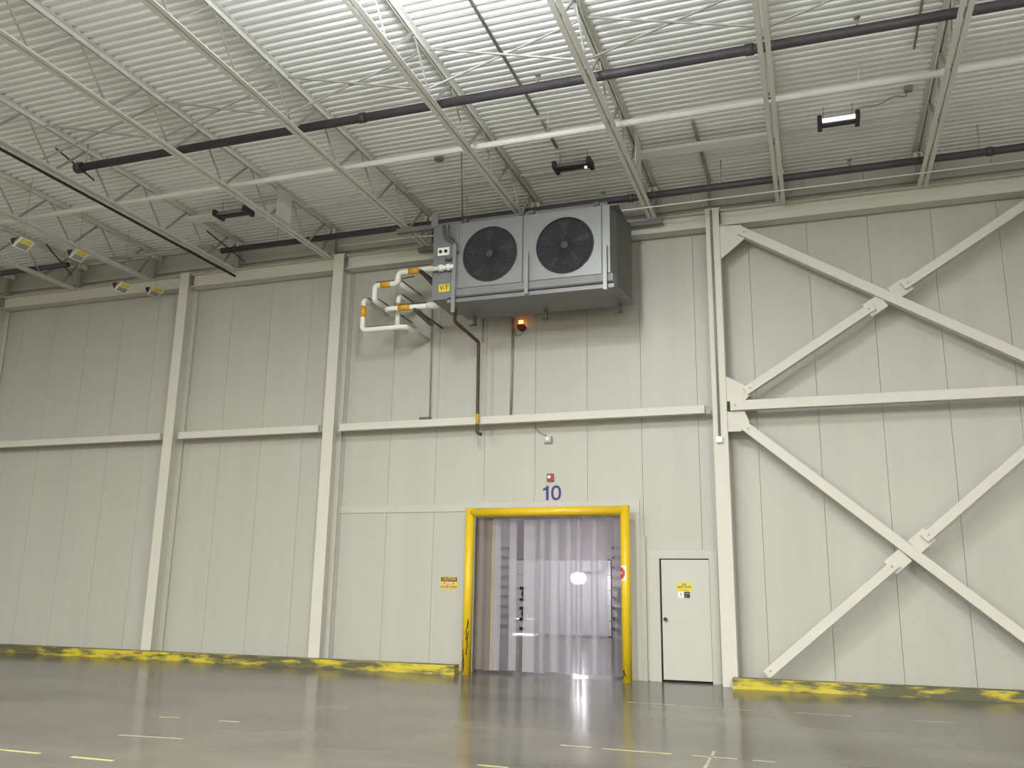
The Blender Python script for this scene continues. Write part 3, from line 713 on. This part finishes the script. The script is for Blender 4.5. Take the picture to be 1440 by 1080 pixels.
MB().tube([(-5.49, 16.29, 6.93), (-5.49, 16.29, 6.76)], 0.06, 12)
MB().box(-5.56, -5.42, 16.24, 16.33, 6.74, 6.835).build('lamp_housing', M['red'], t)
t = thing('wall_sensor', (-4.92, 16.38, 4.45), 'small round-cornered grey sensor box under the girt', 'sensor')
MB().box(-4.98, -4.86, 16.34, 16.395, 4.39, 4.51).build('sensor_body', M['trim'], t)
b = MB().box(-5.0, -4.84, 16.36, 16.398, 4.365, 4.39); b.box(-4.86, -4.84, 16.36, 16.398, 4.39, 4.5); b.build('sensor_rim', M['galv'], t)
MB().disc((-4.93, 16.335, 4.46), 0.028, 1, 0.012, 12).build('sensor_dial', M['whiteplastic'], t)
wallpipe('sensor_wire', bend([(-5.20, 16.385, 4.76), (-5.18, 16.385, 4.66), (-5.05, 16.385, 4.56), (-4.96, 16.385, 4.53)], .06), 0.010, M['conduit'], 'curved wire from the girt to the grey sensor box', 'wire')
t = thing('alarm_horn', (-4.87, 16.36, 3.69), 'red fire alarm strobe on the wall above the number 10', 'alarm')
MB().box(-4.935, -4.805, 16.345, 16.398, 3.62, 3.765).build('horn_body', M['red'], t)
MB().disc((-4.885, 16.335, 3.70), 0.032, 1, 0.02, 12).build('strobe_lens', M['whiteplastic'], t)
t = thing('dock_number', (-4.85, YW, 3.395), 'navy blue number 10 on the wall above the doorway', 'number')
zb, zt_ = 3.255, 3.535
MB().prism([(-4.965, zb), (-4.912, zb), (-4.912, zt_), (-4.952, zt_), (-4.975, zt_-.035), (-5.025, zt_-.050), (-5.025, zt_-.095), (-4.965, zt_-.080)], 1, YW-.004, YW-.0005).build('numeral', M['navy'], t)
b = MB(); n = 28; cx, cz = -4.760, (zb+zt_)/2
for i in range(n):
    a0, a1 = 2*PI*i/n, 2*PI*(i+1)/n
    def sup(a, rx, rz):
        c, s_ = math.cos(a), math.sin(a); e = 0.86
        return (cx+rx*math.copysign(abs(c)**e, c), cz+rz*math.copysign(abs(s_)**e, s_))
    o0, o1, i0, i1 = sup(a0, .100, .145), sup(a1, .100, .145), sup(a0, .053, .100), sup(a1, .053, .100)
    b.prism([i0, o0, o1, i1], 1, YW-.004, YW-.0005)
b.build('numeral', M['navy'], t)
# caution sign
t = thing('caution_sign', (-6.955, YW, 1.66), 'faded yellow and black caution sign left of the doorway', 'sign')
MB().box(-7.13, -6.78, YW-.008, YW-.002, 1.545, 1.775).build('sign_plate', M['signyellow'], t)
MB().box(-7.125, -6.785, YW-.0095, YW-.008, 1.69, 1.772).build('header_band', M['blackink'], t)
text('lettering', 'CAUTION', 0.082, (-6.955, YW-.0105, 1.733), M['signyellow'], t, squeeze=.80, bold=.001, ext=.0005)
MB().prism([(-6.955+.13*math.cos(2*PI*i/20), 1.658+.036*math.sin(2*PI*i/20)) for i in range(20)], 1, YW-.0105, YW-.008).build('oval_field', M['pink'], t)
text('lettering', 'STOP', 0.07, (-6.955, YW-.0115, 1.657), M['whitesign'], t, squeeze=.95, bold=.001, ext=.0005)
text('lettering', 'SOUND HORN', 0.062, (-6.955, YW-.009, 1.585), M['brown'], t, squeeze=.82, bold=.002, ext=.0005)
# white box and conduit on the column face
t = thing('column_conduit', (-1.575, 15.97, 4.3), 'slim grey-green conduit up the face of the column beside the braces', 'conduit')
MB().tube([(-1.575, 15.975, 4.30), (-1.575, 15.975, 8.70)], 0.020, 10).build('conduit_run', M['conduit'], t)
t = thing('switch_box', (-1.575, 15.95, 4.24), 'small white box on the column at the foot of the conduit', 'box')
MB().box(-1.63, -1.52, 15.93, 15.998, 4.185, 4.295).build('box_body', M['whiteplastic'], t)
MB().box(-1.622, -1.528, 15.922, 15.93, 4.193, 4.287).build('box_cover', M['whiteplastic'], t)

# ================================================================== DOORS
# ---- cold-store doorway: trims, yellow guard, strip curtain
struct(MB().box(-9.53, -6.46, YW-.02, YW-.001, 3.06, 3.20).build('trim_2', M['trim']))
struct(MB().box(-6.458, -3.13, YW-.03, YW-.001, 2.99, 3.22).build('trim_3', M['trim']))
struct(MB().box(-3.42, -3.13, YW-.03, YW-.001, 0.0, 2.988).build('trim_4', M['trim']))
struct(MB().box(-3.125, -3.03, YW-.05, YW-.001, 0.0, 2.55).build('trim_5', M['panel']))
struct(MB().box(-6.56, -6.42, YW-.02, YW-.001, 0.0, 2.988).build('trim_6', M['trim']))
jb = MB().box(-6.418, -6.41, YW+.001, YW+.18, 0, 2.98); jb.box(-3.43, -3.422, YW+.001, YW+.18, 0, 2.98); jb.box(-6.41, -3.43, YW+.001, YW+.18, 2.972, 2.98)
struct(jb.build('trim_7', M['darkjamb']))
G = thing('door_guard', (-4.83, 15.95, 0), 'yellow pipe guard frame round the strip curtain doorway', 'guard')
GY, gr, zt = 15.95, 0.088, 2.995
xl, xr = -6.365, -3.318
def mitre(pts):
    return pts
MB().tube([(xl, GY, 0), (xl, GY, zt+gr)], gr, 16).build('guard_post', M['yellow'], G)
MB().tube([(xr, GY, 0), (xr, GY, zt+gr)], gr, 16).build('guard_post', M['yellow'], G)
MB().tube([(xl+.02, GY, zt), (xr-.02, GY, zt)], gr-.001, 16).build('guard_header', M['yellow'], G)
for (x, z0, z1, dx) in ((xl+.03, .35, .78, .02), (xl-.02, .10, .45, -.01), (xl+.01, .62, .95, .03), (xl-.03, .05, .30, .0), (xr-.05, .06, .22, .02), (xr-.01, .10, .2, -.04), (xl+.04, .85, 1.0, 0)):
    pts = []
    nseg = 5
    for i in range(nseg+1):
        z = z0+(z1-z0)*i/nseg; xx = x+dx*i/nseg+random.uniform(-.012, .012); ctr = xl if x < -5 else xr
        xx = max(ctr-.06, min(ctr+.06, xx)); yy = GY-math.sqrt(max(0, gr*gr-(xx-ctr)**2))-.000
        pts.append((xx, yy, z))
    MB().tube(pts, 0.009, 5).build('scuff', M['scratch'], G)
# stop sticker on the right post: curved plate wrapped on the pipe
t = thing('stop_sticker', (xr, GY-gr, 1.87), 'white sticker with a red octagon on the right yellow post', 'sign')
def onpost(an, z, r): return (xr+r*math.sin(an), GY-r*math.cos(an), z)
def wrap(a0, a1, za, zb_, r0, n, mat, nm, octo=False):
    b = MB(); zc, hz = (za+zb_)/2, (zb_-za)/2
    def zr(u):
        if not octo: return za, zb_
        h = hz*min(1.0, (1-abs(u))/0.586*0.586+0.414); return zc-h, zc+h
    for i in range(n):
        p, q = a0+(a1-a0)*i/n, a0+(a1-a0)*(i+1)/n
        (l0, h0), (l1, h1) = zr(2*i/n-1), zr(2*(i+1)/n-1)
        b.hexa([onpost(p, l0, r0), onpost(q, l1, r0), onpost(q, l1, r0+.002), onpost(p, l0, r0+.002), onpost(p, h0, r0), onpost(q, h1, r0), onpost(q, h1, r0+.002), onpost(p, h0, r0+.002)])
    return b.build(nm, mat, t)
wrap(-1.9, 0.30, 1.735, 2.005, gr+.001, 12, M['whitesign'], 'sticker_sheet')
wrap(-1.72, 0.02, 1.77, 1.97, gr+.0035, 14, M['redsign'], 'octagon', True)
text('lettering', 'STOP', 0.052, onpost(-.72, 1.87, gr+.010), M['whitesign'], t, squeeze=.62, bold=.001, ext=.0005, rz=-.72)
# strip curtain
CUR = thing('strip_curtain', (-4.92, 16.5, 2.97), 'hanging clear plastic strip curtain filling the numbered doorway', 'curtain')
MB().box(-6.405, -3.435, 16.44, 16.56, 2.93, 2.97).build('hanging_rail', M['darkjamb'], CUR)
def strip(x, w, y, z0, mat, ph):
    b = MB(); n = 4; rows = 9; curve = 0.010
    grid = []
    for r in range(rows):
        z = z0+(2.93-z0)*r/(rows-1); sw = 0.012*math.sin(ph+r*.7)*(1-r/(rows-1))
        row = []
        for i in range(n+1):
            u = i/n-.5
            row.append((x+u*w+sw*.6, y+curve*(1-4*u*u)+sw, z))
        grid.append(row)
    for r in range(rows-1):
        for i in range(n): b.poly([grid[r][i], grid[r][i+1], grid[r+1][i+1], grid[r+1][i]], True)
    return b.build('curtain_strip', mat, CUR)
B_, C_, K_ = M['strip_brown'], M['strip'], M['strip_milky']
widths = [(-6.40, -6.20, B_), (-6.26, -6.05, B_), (-6.07, -5.90, K_), (-5.94, -5.69, C_), (-5.71, -5.58, K_), (-5.43, -5.18, K_), (-5.20, -5.10, C_), (-5.12, -5.00, K_),
          (-5.03, -4.89, C_), (-4.91, -4.72, K_), (-4.74, -4.58, C_), (-4.60, -4.47, K_), (-4.49, -4.37, C_), (-4.39, -4.28, K_), (-4.31, -4.07, C_), (-4.10, -3.97, K_), (-3.99, -3.78, C_), (-3.64, -3.44, C_)]
for k, (xa, xb, mt_) in enumerate(widths):
    strip((xa+xb)/2, xb-xa+.02, 16.46+.035*(k % 2), 0.03+.03*random.random(), mt_, random.uniform(0, 6))
MB().box(-6.10, -6.07, 16.485, 16.50, .05, 2.93).build('edge_strip', M['tape'], CUR)

# ---- grey personnel door
D1 = struct_empty('door_1', (-2.34, YW, 0))
MB().box(-2.985, -2.785, YW-.035, YW-.001, 0, 2.30).build('door_frame', M['trim'], D1)
MB().box(-1.885, -1.74, YW-.035, YW-.001, 0, 2.30).build('door_frame', M['trim'], D1)
MB().box(-2.785, -1.885, YW-.035, YW-.001, 2.15, 2.30).build('door_frame', M['trim'], D1)
MB().box(-2.785, -1.885, YW+.06, YW+.10, 0.0, 2.15).build('door_seal', M['dark'], D1)
leaf = MB().box(-2.752, -1.893, YW-.012, YW+.045, 0.035, 2.130).build('door_leaf', M['door'], D1)
kb = MB().disc((-2.690, YW-.035, 1.075), 0.026, 1, 0.05, 14); kb.disc((-2.690, YW-.062, 1.075), 0.034, 1, 0.02, 14)
kb.build('door_knob', M['black'], leaf)
MB().box(-2.78, -1.89, YW-.03, YW+.05, 0.0, 0.012).build('threshold', M['dark'], D1)
struct(MB().box(-1.738, -1.69, YW-.02, YW-.001, 0, 2.45).build('trim_8', M['panel']))
t = thing('door_notice', (-2.35, YW, 1.6), 'yellow notice over two small pictograms on the grey door', 'sign')
Yd = YW-.0125
MB().box(-2.48, -2.205, Yd-.004, Yd, 1.565, 1.725).build('notice_plate', M['signyellow'], t)
text('lettering', 'USE', 0.05, (-2.345, Yd-.005, 1.69), M['blackink'], t, bold=.001, ext=.0005)
text('lettering', 'SAFETY DOOR', 0.052, (-2.345, Yd-.005, 1.642), M['blackink'], t, squeeze=.72, bold=.001, ext=.0005)
text('lettering', 'KEEP CLOSED', 0.026, (-2.345, Yd-.005, 1.590), M['brown'], t, ext=.0005)
MB().box(-2.455, -2.355, Yd-.004, Yd, 1.455, 1.560).build('pictogram_plate', M['whiteplastic'], t)
b = MB().disc((-2.41, Yd-.005, 1.525), 0.016, 1, 0.001, 10); b.bar((-2.41, Yd-.005, 1.51), (-2.385, Yd-.005, 1.475), .001, .014, (1, 0, 1)); b.build('pictogram', M['signgrey'], t)
MB().box(-2.350, -2.245, Yd-.004, Yd, 1.455, 1.560).build('pictogram_plate', M['black'], t)
b = MB().box(-2.345, -2.250, Yd-.005, Yd-.004, 1.530, 1.538); b.box(-2.345, -2.25, Yd-.005, Yd-.004, 1.515, 1.520); b.box(-2.345, -2.29, Yd-.005, Yd-.004, 1.475, 1.485); b.build('pictogram', M['signgrey'], t)

# ================================================================== LOADING DOCK SEEN THROUGH THE CURTAIN
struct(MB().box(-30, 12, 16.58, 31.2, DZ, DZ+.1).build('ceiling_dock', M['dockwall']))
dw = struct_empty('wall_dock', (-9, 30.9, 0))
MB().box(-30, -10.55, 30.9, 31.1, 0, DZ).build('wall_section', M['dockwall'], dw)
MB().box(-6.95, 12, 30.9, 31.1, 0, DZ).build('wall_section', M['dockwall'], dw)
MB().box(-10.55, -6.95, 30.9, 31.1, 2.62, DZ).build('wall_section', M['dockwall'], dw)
dd = struct_empty('door_2', (-8.75, 30.85, 0))
for k in range(5):
    MB().box(-10.55, -6.95, 30.84, 30.88, 0.03+.515*k, 0.03+.515*k+.505).build('door_section', M['dockwhite'], dd)
# dark hardware on the door sections at both edges
for x in (-10.14, -6.62):
    for z in (0.22, 0.54, 0.92, 1.22, 1.62):
        MB().box(x-.15, x+.15, 30.78, 30.83, z-.035, z+.035).build('section_hinge', M['black'], dd)
    for z in (0.73, 1.42):
        MB().prism([(x, z-.17), (x+.09, z), (x, z+.17), (x-.09, z)], 1, 30.78, 30.83).build('arrow_marker', M['black'], dd)
for x0, x1 in ((-11.6, -10.58), (-6.92, -6.0)):
    t = MB()
    for k in range(9): t.box(x0, x1, 30.80, 30.88, .3+.34*k, .33+.34*k)
    t.build('door_rail', M['fan'], dd)
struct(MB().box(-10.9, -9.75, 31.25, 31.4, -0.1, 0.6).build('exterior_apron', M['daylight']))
t = thing('dock_lamp', (-7.75, 29.2, 1.95), 'bright dock lamp glaring through the strip curtain', 'lamp')
MB().tube([(-7.35, 30.85, 2.15), (-7.35, 29.3, 2.15), (-7.60, 29.2, 1.95)], 0.03, 8).build('swing_arm', M['galv_dark'], t)
MB().disc((-7.60, 29.18, 1.95), 0.17, 1, 0.10, 18).build('lamp_head', M['docklamp'], t)
